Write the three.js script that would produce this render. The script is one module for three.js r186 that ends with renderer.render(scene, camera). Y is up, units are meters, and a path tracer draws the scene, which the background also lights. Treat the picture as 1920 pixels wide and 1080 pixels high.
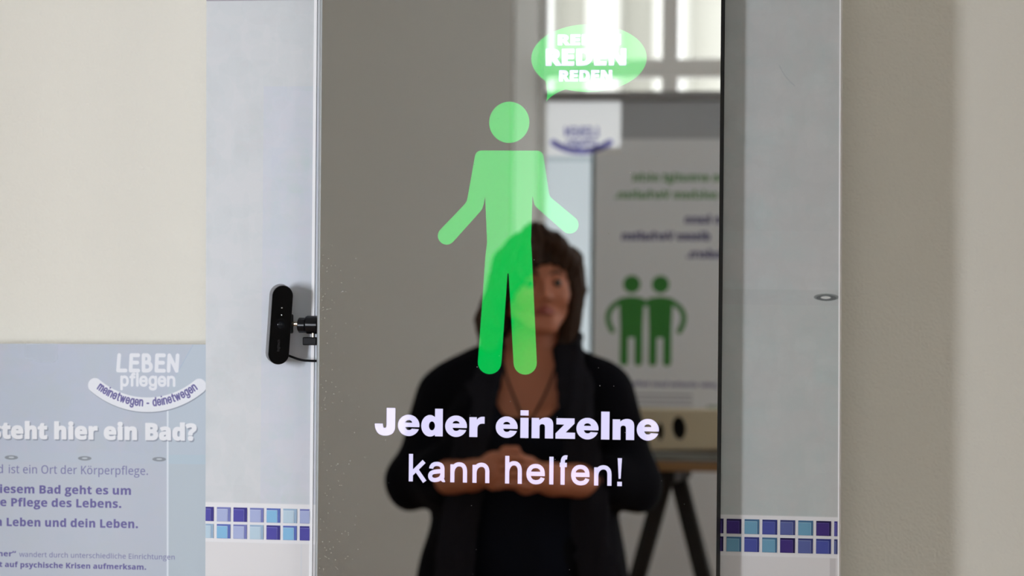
import * as THREE from 'three';
import { mergeGeometries } from 'three/addons/utils/BufferGeometryUtils.js';
import { RoundedBoxGeometry } from 'three/addons/geometries/RoundedBoxGeometry.js';
import { RectAreaLightUniformsLib } from 'three/addons/lights/RectAreaLightUniformsLib.js';

// ------------------------------------------------------------------ camera, sky, light, exposure
RectAreaLightUniformsLib.init();
const scene = new THREE.Scene();
const renderer = new THREE.WebGLRenderer({ antialias: true });
renderer.toneMapping = THREE.LinearToneMapping;
renderer.toneMappingExposure = 1.0;
renderer.shadowMap.enabled = true;

const camera = new THREE.PerspectiveCamera(2 * Math.atan(540 / 6000) * 180 / Math.PI, 1920 / 1080, 0.05, 100);
const YAW = 12.4 * Math.PI / 180;
camera.position.set(0.8636, 1.5, 3.961);
camera.lookAt(0.8636 - Math.sin(YAW), 1.5, 3.961 - Math.cos(YAW));
camera.rotateZ(0.0088);
camera.focus = 4.055;
camera.userData.fStop = 5.8;

// white overcast sky outside the windows
scene.background = new THREE.Color(0.975, 0.99, 1.0);
scene.backgroundIntensity = 4.1;

const KEY = { x: -1.45, y: 1.47, z: 3.0, w: 0.3, h: 0.8, power: 98, aim: [-0.45, 1.5, -0.1], fins: 8, fin: 0.08 };
const keyLight = new THREE.RectAreaLight(new THREE.Color().setRGB(0.86, 0.905, 1.0), KEY.power, KEY.w, KEY.h);
keyLight.name = 'studio_light_glow';
keyLight.position.set(KEY.x, KEY.y, KEY.z);
keyLight.lookAt(...KEY.aim);
scene.add(keyLight);

// ------------------------------------------------------------------ helpers
let seedState = 7;
const rnd = () => { seedState = (seedState * 1664525 + 1013904223) % 4294967296; return seedState / 4294967296; };
const C = (r, g, b) => new THREE.Color().setRGB(r, g, b);
const dull = (color, roughness, specularIntensity, extra = {}) => new THREE.MeshPhysicalMaterial({ color, roughness, specularIntensity, ...extra });
const cloth = (color) => new THREE.MeshPhysicalMaterial({ color, roughness: 1, specularIntensity: 0.15 });
const std = (color, roughness = 0.8, extra = {}) => new THREE.MeshStandardMaterial({ color, roughness, ...extra });
function part(name, geometry, material, parent, label) {
  const m = new THREE.Mesh(geometry, material);
  m.name = name; m.castShadow = true; m.receiveShadow = true;
  if (label) m.userData.label = label;
  parent.add(m);
  return m;
}
function thing(name, label, category, position = [0, 0, 0], group) {
  const g = new THREE.Group();
  g.name = name; g.position.set(...position); g.userData = { label, category };
  if (group) g.userData.group = group;
  scene.add(g);
  return g;
}
function structure(name, geometry, material, label, category) {
  const m = part(name, geometry, material, scene);
  m.userData = { kind: 'structure', label, category };
  return m;
}
function box(x0, x1, y0, y1, z0, z1) {
  const g = new THREE.BoxGeometry(x1 - x0, y1 - y0, z1 - z0);
  g.translate((x0 + x1) / 2, (y0 + y1) / 2, (z0 + z1) / 2);
  return g;
}
function rbox(x0, x1, y0, y1, z0, z1, r) {
  const g = new RoundedBoxGeometry(x1 - x0, y1 - y0, z1 - z0, 3, r);
  g.translate((x0 + x1) / 2, (y0 + y1) / 2, (z0 + z1) / 2);
  return g;
}
function boxUV(g, scale = 1) {               // uv in metres, by the main direction of each face
  const p = g.attributes.position, n = g.attributes.normal, uv = new Float32Array(p.count * 2);
  for (let i = 0; i < p.count; i++) {
    const ax = Math.abs(n.getX(i)), ay = Math.abs(n.getY(i)), az = Math.abs(n.getZ(i));
    let u, v;
    if (az >= ax && az >= ay) { u = p.getX(i); v = p.getY(i); } else if (ax >= ay) { u = p.getZ(i); v = p.getY(i); } else { u = p.getX(i); v = p.getZ(i); }
    uv[i * 2] = u * scale; uv[i * 2 + 1] = v * scale;
  }
  g.setAttribute('uv', new THREE.BufferAttribute(uv, 2));
  return g;
}
function planarUV(g, x0, x1, y0, y1) {
  const p = g.attributes.position, uv = new Float32Array(p.count * 2);
  for (let i = 0; i < p.count; i++) { uv[i * 2] = (p.getX(i) - x0) / (x1 - x0); uv[i * 2 + 1] = (p.getY(i) - y0) / (y1 - y0); }
  g.setAttribute('uv', new THREE.BufferAttribute(uv, 2));
  return g;
}
function cyl(a, b, r0, r1 = r0, seg = 20) {
  const A = new THREE.Vector3(...a), B = new THREE.Vector3(...b), d = B.clone().sub(A), L = d.length();
  const g = new THREE.CylinderGeometry(r1, r0, L, seg);
  g.applyQuaternion(new THREE.Quaternion().setFromUnitVectors(new THREE.Vector3(0, 1, 0), d.normalize()));
  g.translate((A.x + B.x) / 2, (A.y + B.y) / 2, (A.z + B.z) / 2);
  return g;
}
const tube = (pts, r, seg = 40, rad = 10) => new THREE.TubeGeometry(new THREE.CatmullRomCurve3(pts.map((p) => new THREE.Vector3(...p))), seg, r, rad);
function canvas(w, h) { const c = document.createElement('canvas'); c.width = w; c.height = h; return [c, c.getContext('2d')]; }
function canvasTexture(c, srgb = true) {
  const t = new THREE.CanvasTexture(c);
  if (srgb) t.colorSpace = THREE.SRGBColorSpace;
  t.magFilter = THREE.LinearFilter; t.anisotropy = 8;
  return t;
}
function noiseTexture(size, octaves, contrast, repeat) {
  const data = new Uint8Array(size * size * 4), acc = new Float32Array(size * size);
  for (const [cells, amp] of octaves) {
    const lat = new Float32Array(cells * cells).map(() => rnd());
    for (let y = 0; y < size; y++) for (let x = 0; x < size; x++) {
      const fx = x / size * cells, fy = y / size * cells, ix = Math.floor(fx), iy = Math.floor(fy);
      let u = fx - ix, v = fy - iy; u = u * u * (3 - 2 * u); v = v * v * (3 - 2 * v);
      const L = (a, b) => lat[(b % cells) * cells + (a % cells)];
      acc[y * size + x] += amp * ((L(ix, iy) * (1 - u) + L(ix + 1, iy) * u) * (1 - v) + (L(ix, iy + 1) * (1 - u) + L(ix + 1, iy + 1) * u) * v - 0.5);
    }
  }
  for (let i = 0; i < size * size; i++) { const k = Math.max(0, Math.min(255, 128 + acc[i] * contrast)); data.set([k, k, k, 255], i * 4); }
  const t = new THREE.DataTexture(data, size, size);
  t.wrapS = t.wrapT = THREE.RepeatWrapping; t.magFilter = THREE.LinearFilter; t.repeat.set(repeat, repeat); t.needsUpdate = true;
  return t;
}

// ------------------------------------------------------------------ the room
const plasterBump = noiseTexture(512, [[16, 0.3], [64, 0.5], [170, 0.8]], 150, 2.2);
const wallPaint = std(C(0.82, 0.788, 0.695), 0.9, { bumpMap: plasterBump, bumpScale: 0.0009 });
const ceilingPaint = std(C(0.82, 0.81, 0.78), 0.95);
const frontPaint = std(C(0.74, 0.745, 0.73), 0.9, { bumpMap: plasterBump, bumpScale: 0.0006 });
const RX0 = -2.7, RX1 = 3.0, ZB = -0.26, ZF = 5.7, H = 3.3;

function floorTexture() {
  const [c, g] = canvas(512, 512);
  for (let x = 0; x < 512; x++) { const k = 0.86 + 0.22 * rnd(); g.fillStyle = `rgb(${(152 * k) | 0},${(112 * k) | 0},${(74 * k) | 0})`; g.fillRect(x, 0, 1, 512); }
  const t = canvasTexture(c); t.wrapS = t.wrapT = THREE.RepeatWrapping; t.repeat.set(5, 0.8);
  return t;
}
structure('floor', boxUV(box(RX0 - 0.3, RX1 + 0.3, -0.1, -0.004, ZB - 0.15, ZF + 0.45)), std(C(0.2, 0.14, 0.09), 0.8), 'warm brown wooden floor of the room', 'floor');
{
  const planks = [0, 1, 2, 3].map((k) => std(new THREE.Color(1 - 0.06 * k, 1 - 0.07 * k, 1 - 0.08 * k), 0.5, { map: floorTexture() }));
  const fl = scene.getObjectByName('floor');
  const w = 0.19, n = Math.floor((RX1 - RX0) / w), pg = boxUV(rbox(0, w - 0.003, -0.01, 0, ZB + 0.002, ZF - 0.002, 0.0015));
  for (let i = 0; i < n; i++) part('plank', pg, planks[(i * 7 + (i >> 2)) % 4], fl).position.set(RX0 + i * w, 0, 0);
}
structure('ceiling', box(RX0 - 0.3, RX1 + 0.3, H, H + 0.12, ZB - 0.15, ZF + 0.45), ceilingPaint, 'plain off-white ceiling', 'ceiling');
structure('wall_back', boxUV(box(RX0 - 0.3, RX1 + 0.3, 0, H, ZB - 0.15, ZB)), wallPaint, 'cream painted plaster wall behind the printed panel and screen', 'wall');
function sideWall(name, label, xIn, out, win, winName, winLabel) {   // a side wall with one window opening; out = -1 left, 1 right
  const s = new THREE.Shape([[ZB, 0], [ZF, 0], [ZF, H], [ZB, H]].map((p) => new THREE.Vector2(...p)));
  s.holes.push(new THREE.Path([[win.z0, win.y0], [win.z0, win.y1], [win.z1, win.y1], [win.z1, win.y0]].map((p) => new THREE.Vector2(...p))));
  const g = new THREE.ExtrudeGeometry(s, { depth: 0.3, bevelEnabled: false });
  g.rotateY(-Math.PI / 2); g.translate(out > 0 ? xIn + 0.3 : xIn, 0, 0);
  structure(name, boxUV(g), wallPaint, label, 'wall');
  const w = new THREE.Group(); w.name = winName; scene.add(w);
  w.userData = { kind: 'structure', label: winLabel, category: 'window' };
  const white = std(C(0.8, 0.81, 0.8), 0.45), xa = xIn + out * 0.17, xb = xIn + out * 0.22, x0 = Math.min(xa, xb), x1 = Math.max(xa, xb), n = 3, zs = [0, 1, 2, 3].map((k) => win.z0 + (win.z1 - win.z0) * k / n);
  for (const z of zs) part('mullion', box(x0, x1, win.y0 + 0.06, win.y1 - 0.06, Math.max(z - 0.03, win.z0), Math.min(z + 0.03, win.z1)), white, w);
  part('rail', box(x0, x1, win.y0, win.y0 + 0.06, win.z0, win.z1), white, w); part('rail', box(x0, x1, win.y1 - 0.06, win.y1, win.z0, win.z1), white, w);
  const glass = new THREE.MeshPhysicalMaterial({ color: 0xffffff, transmission: 1, thickness: 0, roughness: 0, ior: 1.5 });
  for (let i = 0; i < n; i++) { const pane = new THREE.PlaneGeometry(zs[i + 1] - zs[i], win.y1 - win.y0 - 0.12); pane.rotateY(-out * Math.PI / 2); part('pane', pane, glass, w).position.set((x0 + x1) / 2, (win.y0 + win.y1) / 2, (zs[i] + zs[i + 1]) / 2); }
}
structure('wall_left', boxUV(box(RX0 - 0.3, RX0, 0, H, ZB, ZF)), wallPaint, 'cream side wall at the left', 'wall');
sideWall('wall_right', 'cream side wall with a window at the right', RX1, 1, { z0: 2.6, z1: 4.2, y0: 0.9, y1: 2.9 }, 'window_2', 'white framed window in the right side wall');
const WIN = { x0: -1.264, x1: 2.2, y0: 0.45, y1: 3.05, z: 6.12 };
{
  const s = new THREE.Shape([[RX0 - 0.3, 0], [RX1 + 0.3, 0], [RX1 + 0.3, H], [RX0 - 0.3, H]].map((p) => new THREE.Vector2(...p)));
  s.holes.push(new THREE.Path([[WIN.x0, WIN.y0], [WIN.x0, WIN.y1], [WIN.x1, WIN.y1], [WIN.x1, WIN.y0]].map((p) => new THREE.Vector2(...p))));
  const g = new THREE.ExtrudeGeometry(s, { depth: 0.5, bevelEnabled: false });
  g.translate(0, 0, ZF);
  structure('wall_front', boxUV(g), frontPaint, 'grey cream wall with tall window recess, mirrored in the screen', 'wall');
}
// window: frame, mullions, transom, panes
{
  const win = new THREE.Group(); win.name = 'window_1'; scene.add(win);
  win.userData = { kind: 'structure', label: 'bright tall white framed window mirrored at the top right of the screen', category: 'window' };
  const white = std(C(0.9, 0.91, 0.9), 0.45), z = WIN.z, f = 0.055;
  part('frame', mergeGeometries([box(WIN.x0, WIN.x0 + 0.03, WIN.y0, WIN.y1, z - f / 2, z + f / 2), box(WIN.x1 - 0.05, WIN.x1, WIN.y0, WIN.y1, z - f / 2, z + f / 2),
    box(WIN.x0 + 0.03, WIN.x1 - 0.05, WIN.y1 - 0.06, WIN.y1, z - f / 2, z + f / 2), box(WIN.x0 + 0.03, WIN.x1 - 0.05, WIN.y0, WIN.y0 + 0.06, z - f / 2, z + f / 2)]), white, win);
  const xs = [-0.839, -0.1, 0.65, 1.4], cols = [WIN.x0 + 0.03, ...xs, WIN.x1 - 0.05];
  for (const x of xs) part('mullion', rbox(x - 0.0275, x + 0.0275, WIN.y0 + 0.06, WIN.y1 - 0.06, z - f / 2, z + f / 2, 0.006), white, win);
  part('transom', rbox(WIN.x0 + 0.03, WIN.x1 - 0.05, 2.174, 2.234, z - f / 2 - 0.004, z + f / 2 + 0.004, 0.006), white, win);
  const glass = new THREE.MeshPhysicalMaterial({ color: 0xffffff, transmission: 1, thickness: 0, roughness: 0, ior: 1.5 });
  for (let i = 0; i + 1 < cols.length; i++) for (const [y0, y1] of [[WIN.y0 + 0.06, 2.174], [2.234, WIN.y1 - 0.06]]) {
    const pane = new THREE.PlaneGeometry(cols[i + 1] - cols[i], y1 - y0); pane.rotateY(Math.PI);
    part('pane', pane, glass, win).position.set((cols[i] + cols[i + 1]) / 2, (y0 + y1) / 2, z);
  }
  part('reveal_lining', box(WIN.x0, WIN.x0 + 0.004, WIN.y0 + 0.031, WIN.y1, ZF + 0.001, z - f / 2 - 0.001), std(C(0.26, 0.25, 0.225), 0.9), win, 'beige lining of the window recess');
  part('window_sill', rbox(WIN.x0, WIN.x1, WIN.y0, WIN.y0 + 0.03, ZF - 0.02, z - f / 2, 0.006), white, win);
}
// street and house across the road
structure('ground', box(-25, 25, -0.9, -0.7, 6.6, 40), std(C(0.32, 0.31, 0.3), 0.95), 'grey paved street outside the window', 'ground');
{
  const b = thing('house_facade', 'pale blurred building with pilasters seen through the mirrored window', 'building', [-10.5, -0.7, 17]);
  const stone = std(C(0.41, 0.405, 0.36), 0.9), pale = std(C(0.52, 0.52, 0.48), 0.9), dark = std(C(0.3, 0.32, 0.33), 0.3);
  part('wall', box(-10, 10, 0, 21.4, 0, 0.6), stone, b);
  part('cornice', rbox(-10.2, 10.2, 21.0, 21.5, -0.35, 0.2, 0.04), pale, b);
  part('plinth', box(-10.1, 10.1, 0, 0.7, -0.2, 0), pale, b);
  for (let i = 0; i < 44; i++) {                               // close-set pilasters, with tall windows between every group of five
    const x = -9.7 + i * 0.45;
    if (i % 7 > 4) continue;
    part('pilaster', rbox(x - 0.11, x + 0.11, 0.7, 21.0, -0.25, 0.02, 0.03), pale, b);
    if (i % 7 === 4 && x < 8.4) for (const y of [1.3, 4.2, 7.1, 10.0, 12.9, 15.8, 18.4]) {
      const w = part('window', box(x + 0.25, x + 1.1, y, y + 1.9, -0.05, 0.02), pale, b);
      part('pane', box(x + 0.31, x + 1.04, y + 0.06, y + 1.84, -0.06, -0.03), dark, w);
    }
  }
}

// ------------------------------------------------------------------ studio light that gives the shadows (left of the frame)
{
  const t = thing('studio_light', 'tall narrow white light panel on a black tripod', 'lamp', [KEY.x, 0, KEY.z]);
  const black = std(C(0.02, 0.02, 0.02), 0.5);
  const head = new THREE.Group(); head.name = 'lamp_head'; head.position.set(0, KEY.y, 0); t.add(head);
  head.lookAt(...KEY.aim);
  for (let i = 0; i <= KEY.fins; i++) { const x = (i / KEY.fins - 0.5) * (KEY.w + 0.004); part('louvre_fin', box(x - 0.0008, x + 0.0008, -KEY.h / 2 - 0.02, KEY.h / 2 + 0.02, -0.012, KEY.fin), std(C(0.012, 0.012, 0.012), 0.9), head); }
  const face = part('light_diffuser', new THREE.BoxGeometry(KEY.w, KEY.h, 0.006), std(C(0.8, 0.8, 0.8), 0.6, { emissive: new THREE.Color(1, 1, 1), emissiveIntensity: 2 }), head);
  face.position.z = -0.012;
  part('housing', new RoundedBoxGeometry(KEY.w + 0.03, KEY.h + 0.03, 0.04, 3, 0.008), black, head).position.z = -0.037;
  part('pole', cyl([0, 0.5, -0.02 + 0.1], [0, KEY.y - 0.3, 0.1], 0.014), black, t);
  for (let k = 0; k < 3; k++) { const a = k * 2.094 + 0.4; part('leg', cyl([0, 0.52, 0.08], [0.42 * Math.cos(a), 0.012, 0.08 + 0.42 * Math.sin(a)], 0.011), black, t); }
  part('bracket', cyl([0, KEY.y - 0.3, 0.1], [0, KEY.y - 0.1, 0.06], 0.012), black, t);
}

// ------------------------------------------------------------------ stroke lettering: x-height 1, baseline 0, y down
const PEN = {
  n: [0.78, 'M0,0V-1M0,-.56C.02,-.84 .2,-1 .42,-1C.68,-1 .78,-.84 .78,-.6V0'], h: [0.78, 'M0,0V-1.36M0,-.56C.02,-.84 .2,-1 .42,-1C.68,-1 .78,-.84 .78,-.6V0'],
  m: [1.24, 'M0,0V-1M0,-.6C.03,-.86 .16,-1 .34,-1C.55,-1 .62,-.84 .62,-.62V0M.62,-.6C.65,-.86 .78,-1 .96,-1C1.17,-1 1.24,-.84 1.24,-.62V0'],
  e: [0.84, 'M.02,-.52H.83C.83,-.83 .68,-1 .42,-1C.16,-1 0,-.8 0,-.5C0,-.2 .16,0 .42,0C.64,0 .78,-.1 .83,-.29'],
  a: [0.9, 'M.06,-.7C.08,-.92 .22,-1 .41,-1C.64,-1 .76,-.9 .76,-.7V-.17C.76,-.03 .8,.02 .9,-.02M.76,-.6C.62,-.48 0,-.62 0,-.25C0,-.08 .12,0 .28,0C.54,0 .76,-.15 .76,-.4'],
  k: [0.74, 'M0,0V-1.36M.68,-1L.02,-.36M.27,-.6L.72,0'], l: [0, 'M0,0V-1.36'], f: [0.5, 'M.2,0V-1.06C.2,-1.28 .28,-1.36 .5,-1.33M0,-.97H.48'],
  i: [0, 'M0,0V-.95M0,-1.38V-1.43'], t: [0.46, 'M.2,-1.3V-.25C.2,-.05 .28,0 .46,-.02M0,-1H.46'], w: [1.2, 'M0,-1L.3,0L.6,-.95L.9,0L1.2,-1'],
  d: [0.8, 'M.8,0V-1.36M.8,-.5C.8,-.82 .64,-1 .42,-1C.16,-1 0,-.8 0,-.5C0,-.2 .16,0 .42,0C.64,0 .8,-.18 .8,-.5'],
  p: [0.8, 'M0,.45V-1M0,-.5C0,-.82 .16,-1 .38,-1C.64,-1 .8,-.8 .8,-.5C.8,-.2 .64,0 .38,0C.16,0 0,-.18 0,-.5'],
  g: [0.8, 'M.8,-1V.12C.8,.36 .64,.44 .4,.44C.2,.44 .08,.36 .04,.22M.8,-.5C.8,-.82 .64,-1 .42,-1C.16,-1 0,-.8 0,-.5C0,-.2 .16,-.02 .42,-.02C.64,-.02 .8,-.18 .8,-.5'],
  L: [0.66, 'M.1,-1.5L0,0H.66'], E: [0.7, 'M.7,-1.5H.1L.04,0H.7M.06,-.78H.62'], B: [0.74, 'M.06,0V-1.5H.34C.62,-1.5 .66,-.82 .3,-.8C.82,-.82 .86,0 .34,0Z'], N: [0.78, 'M0,0L.06,-1.5L.7,0L.78,-1.5'],
  '-': [0.4, 'M0,-.46H.4'], ' ': [0.35, ''],
};
function penGlyph(g, ch, x, y, sx, sy, lw) {       // one letter, pen width lw in canvas pixels
  const p = PEN[ch]; if (!p[1]) return;
  const path = new Path2D(), m = new DOMMatrix([sx, 0, 0, sy, x, y]);
  path.addPath(new Path2D(p[1]), m);
  g.lineWidth = lw; g.stroke(path);
}
function penFit(g, text, x0, x1, base, xh, lw, gap = 0.34) {
  let total = 0; for (const ch of text) total += PEN[ch][0] + gap; total -= gap;
  const s = (x1 - x0 - lw) / total; let x = x0 + lw / 2;
  for (const ch of text) { penGlyph(g, ch, x, base, s, xh, lw); x += (PEN[ch][0] + gap) * s; }
}
function penArc(g, text, cx, cy, r, a0, a1, xh, lw, gap = 0.42) {   // letters standing on an arc that sags
  let total = 0; for (const ch of text) total += PEN[ch][0] + gap; total -= gap;
  let at = 0;
  for (const ch of text) {
    const a = a0 + (a1 - a0) * (at + PEN[ch][0] / 2) / total;
    g.save(); g.translate(cx + r * Math.cos(a), cy + r * Math.sin(a)); g.rotate(a - Math.PI / 2);
    const s = Math.abs(a1 - a0) * r / total;
    penGlyph(g, ch, -PEN[ch][0] / 2 * s, 0, s, xh, lw);
    g.restore(); at += PEN[ch][0] + gap;
  }
}
function fitText(g, text, x0, x1, base, cap, bold, heavy = 0) {       // set text squeezed to run from x0 to x1 with that capital height
  g.save(); g.font = `${bold ? 'bold ' : ''}100px sans-serif`;
  const w = g.measureText(text).width, sy = cap / 71.4, sx = (x1 - x0) / w;
  g.translate(x0, base); g.scale(sx, sy); g.fillText(text, 0, 0);
  if (heavy) { g.lineJoin = 'round'; g.lineWidth = heavy; g.strokeText(text, 0, 0); }
  g.restore();
}

// ------------------------------------------------------------------ the mirror screen
const MX0 = -0.2642, MX1 = 0.257, MY0 = 0.985, MY1 = 1.93;   // glass front at z = 0
function screenPicture() {
  const hmm = (MY1 - MY0) * 1000, S = 2048 / hmm, [c, g] = canvas(Math.round((MX1 - MX0) * 1000 * S), 2048);
  g.fillStyle = '#000'; g.fillRect(0, 0, c.width, c.height);
  g.scale(S, S);                                              // millimetres from the upper left corner of the glass
  const GREEN = 'rgb(0,185,75)', WHITE = 'rgb(224,219,255)';
  g.fillStyle = GREEN;
  g.beginPath(); g.arc(251.6, 220, 26.2, 0, 7); g.fill();
  const B = [[207.3, 262.5], [208, 260.3], [209.3, 258.4], [211, 257], [213.2, 256], [215.5, 255.7], [288, 255.8], [290.4, 256.1], [292.5, 257.1], [294.3, 258.6], [295.6, 260.6], [296.3, 262.8], [303.9, 310.2], [305.1, 313.6], [307.5, 316.2], [338.5, 341.2], [340.5, 343.4], [341.8, 346.1], [342.3, 349], [342.1, 352], [341, 354.8], [339.3, 357.2], [336.9, 359.1], [334.2, 360.3], [331.2, 360.7], [328.2, 360.4], [325.3, 359.3], [322.9, 357.5], [287.5, 327.6], [285.1, 324.4], [283.8, 319.9], [282.6, 313.7], [281.3, 370.9], [282.5, 387], [290.2, 523.8], [289.9, 527.7], [288.6, 531.4], [286.3, 534.7], [283.3, 537.2], [279.7, 538.9], [275.8, 539.7], [271.8, 539.4], [268, 538.1], [264.8, 535.9], [262.2, 532.9], [260.5, 529.4], [259.8, 525.6], [252.4, 412.8], [251.8, 411.1], [251.1, 412.8], [244.3, 524.9], [243.6, 528.8], [242, 532.5], [239.4, 535.6], [236.1, 537.9], [232.3, 539.3], [228.2, 539.7], [224.2, 539.1], [220.5, 537.5], [217.4, 534.9], [215, 531.7], [213.6, 528], [213.3, 524], [222.1, 389.5], [224.1, 372.5], [221, 313.9], [219.5, 323.2], [217.5, 329.8], [215.2, 332.9], [179.5, 372.2], [177.1, 374], [174.4, 375.2], [171.3, 375.6], [168.3, 375.2], [165.5, 374.1], [163.1, 372.3], [161.2, 370], [160, 367.2], [159.6, 364.3], [160, 361.4], [161.1, 358.7], [162.9, 356.3], [194.7, 323.7], [197.1, 320.1], [198, 315.9]];
  g.beginPath(); B.forEach((p, i) => (i ? g.lineTo(...p) : g.moveTo(...p))); g.closePath(); g.fill();
  g.beginPath(); g.ellipse(353.5, 139.3, 74.3, 43, 0, 0, 7); g.fill();
  g.beginPath(); g.moveTo(297.5, 166); g.quadraticCurveTo(302, 182, 299, 194.3); g.quadraticCurveTo(308, 183, 327, 178); g.closePath(); g.fill();
  g.fillStyle = g.strokeStyle = WHITE;
  for (const [x0, x1, top, base] of [[312, 396, 108.8, 122.3], [296.3, 403.2, 126.6, 147.4], [314.4, 385, 153.8, 167.8]]) fitText(g, 'REDEN', x0, x1, base, base - top - 1.2, true, 9);
  // heavy line: outlines in a drawing grid, each fitted to its place
  const heavy = {
    J: [80, 325, 92, 430, (q) => { q.moveTo(220, 92); q.lineTo(325, 92); q.lineTo(325, 318); q.bezierCurveTo(325, 395, 280, 433, 203, 433); q.bezierCurveTo(125, 433, 80, 380, 80, 285); q.lineTo(178, 285); q.bezierCurveTo(179, 320, 184, 338, 200, 338); q.bezierCurveTo(214, 338, 220, 325, 220, 300); }],
    d: [633, 892, 102, 433, (q) => { q.ellipse(738, 308, 105, 130, 0, 0, 7); q.rect(797, 102, 95, 331); }, (q) => { q.ellipse(762, 308, 35, 52, 0, 0, 7); }],
    r: [1207, 1390, 110, 441, (q) => { q.moveTo(1207, 203); q.lineTo(1297, 203); q.lineTo(1297, 232); q.quadraticCurveTo(1320, 190, 1390, 196); q.lineTo(1390, 282); q.quadraticCurveTo(1308, 270, 1305, 336); q.lineTo(1305, 441); q.lineTo(1207, 441); }],
    i: [35, 135, 122, 454, (q) => { q.rect(35, 122, 100, 65); q.rect(35, 212, 100, 242); }],
    n: [170, 430, 126, 458, (q) => { q.moveTo(170, 215); q.lineTo(262, 215); q.lineTo(262, 240); q.quadraticCurveTo(290, 207, 348, 207); q.quadraticCurveTo(429, 210, 430, 295); q.lineTo(430, 458); q.lineTo(329, 458); q.lineTo(329, 320); q.quadraticCurveTo(329, 290, 298, 290); q.quadraticCurveTo(267, 290, 267, 322); q.lineTo(267, 458); q.lineTo(170, 458); }],
    z: [453, 690, 133, 466, (q) => { q.moveTo(463, 220); q.lineTo(683, 220); q.lineTo(683, 284); q.lineTo(580, 388); q.lineTo(690, 390); q.lineTo(690, 466); q.lineTo(453, 466); q.lineTo(453, 402); q.lineTo(556, 298); q.lineTo(463, 297); }],
    l: [997, 1100, 140, 473, (q) => { q.rect(997, 140, 103, 333); }],
    e: [355, 615, 102, 433, (q) => { q.ellipse(485, 308, 130, 129, 0, 0, 7); }, (q) => {
      q.moveTo(446, 274); q.bezierCurveTo(450, 236, 520, 236, 525, 274); q.closePath();
      q.moveTo(446, 327); q.lineTo(620, 329); q.lineTo(620, 351); q.lineTo(522, 345); q.bezierCurveTo(505, 372, 452, 368, 446, 327);
    }],
  };
  for (const [ch, x0, x1] of [['J', 78.7, 105.9], ['e', 109.2, 137.9], ['d', 139.9, 168.4], ['e', 171.3, 200.1], ['r', 203, 223.1], ['e', 237.3, 266.1], ['i', 269.3, 280.1], ['n', 283.9, 312.1], ['z', 314.8, 340.3], ['e', 341.7, 370.4], ['l', 373.4, 384.4], ['n', 388.2, 416.1], ['e', 419, 447.6]]) {
    const [a, b, top, base, draw, cut] = heavy[ch];
    g.save(); g.translate(x0, 619.9); g.scale((x1 - x0) / (b - a), 35.4 / (base - top)); g.translate(-a, -base);
    g.fillStyle = WHITE; g.beginPath(); draw(g); g.fill();
    if (cut) { g.fillStyle = '#000'; g.beginPath(); cut(g); g.fill(); }
    g.restore();
  }
  g.strokeStyle = WHITE; g.lineCap = 'butt'; g.lineJoin = 'miter';
  const lw = 5.7;
  for (const [ch, x0, x1] of [['k', 124.1, 146.7], ['a', 149.5, 174.2], ['n', 178.6, 200.8], ['n', 207.5, 229.9], ['h', 250, 272.1], ['e', 277.7, 302], ['l', 307.2, 313.4], ['f', 317.8, 333.4], ['e', 335.4, 359.6], ['n', 365, 387.6]]) {
    const w = PEN[ch][0], straight = 'aeknhf'.includes(ch) ? lw : 0, round = 'ae'.includes(ch);
    penGlyph(g, ch, x0 + lw / 2, 678.1 - (round ? lw / 2 - 0.2 : 0), w ? (x1 - x0 - straight + (ch === 'k' ? 2 : 0)) / w : 1, (round ? 26.2 - lw : 26.1 - (ch === 'n' ? lw / 2 : 0)), lw);
  }
  g.fillStyle = WHITE; g.fillRect(394.7, 672.4, 6.2, 5.8);
  g.beginPath(); g.moveTo(395, 642.8); g.lineTo(400.8, 642.8); g.lineTo(399.3, 669); g.lineTo(396.5, 669); g.fill();
  return canvasTexture(c);
}
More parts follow.
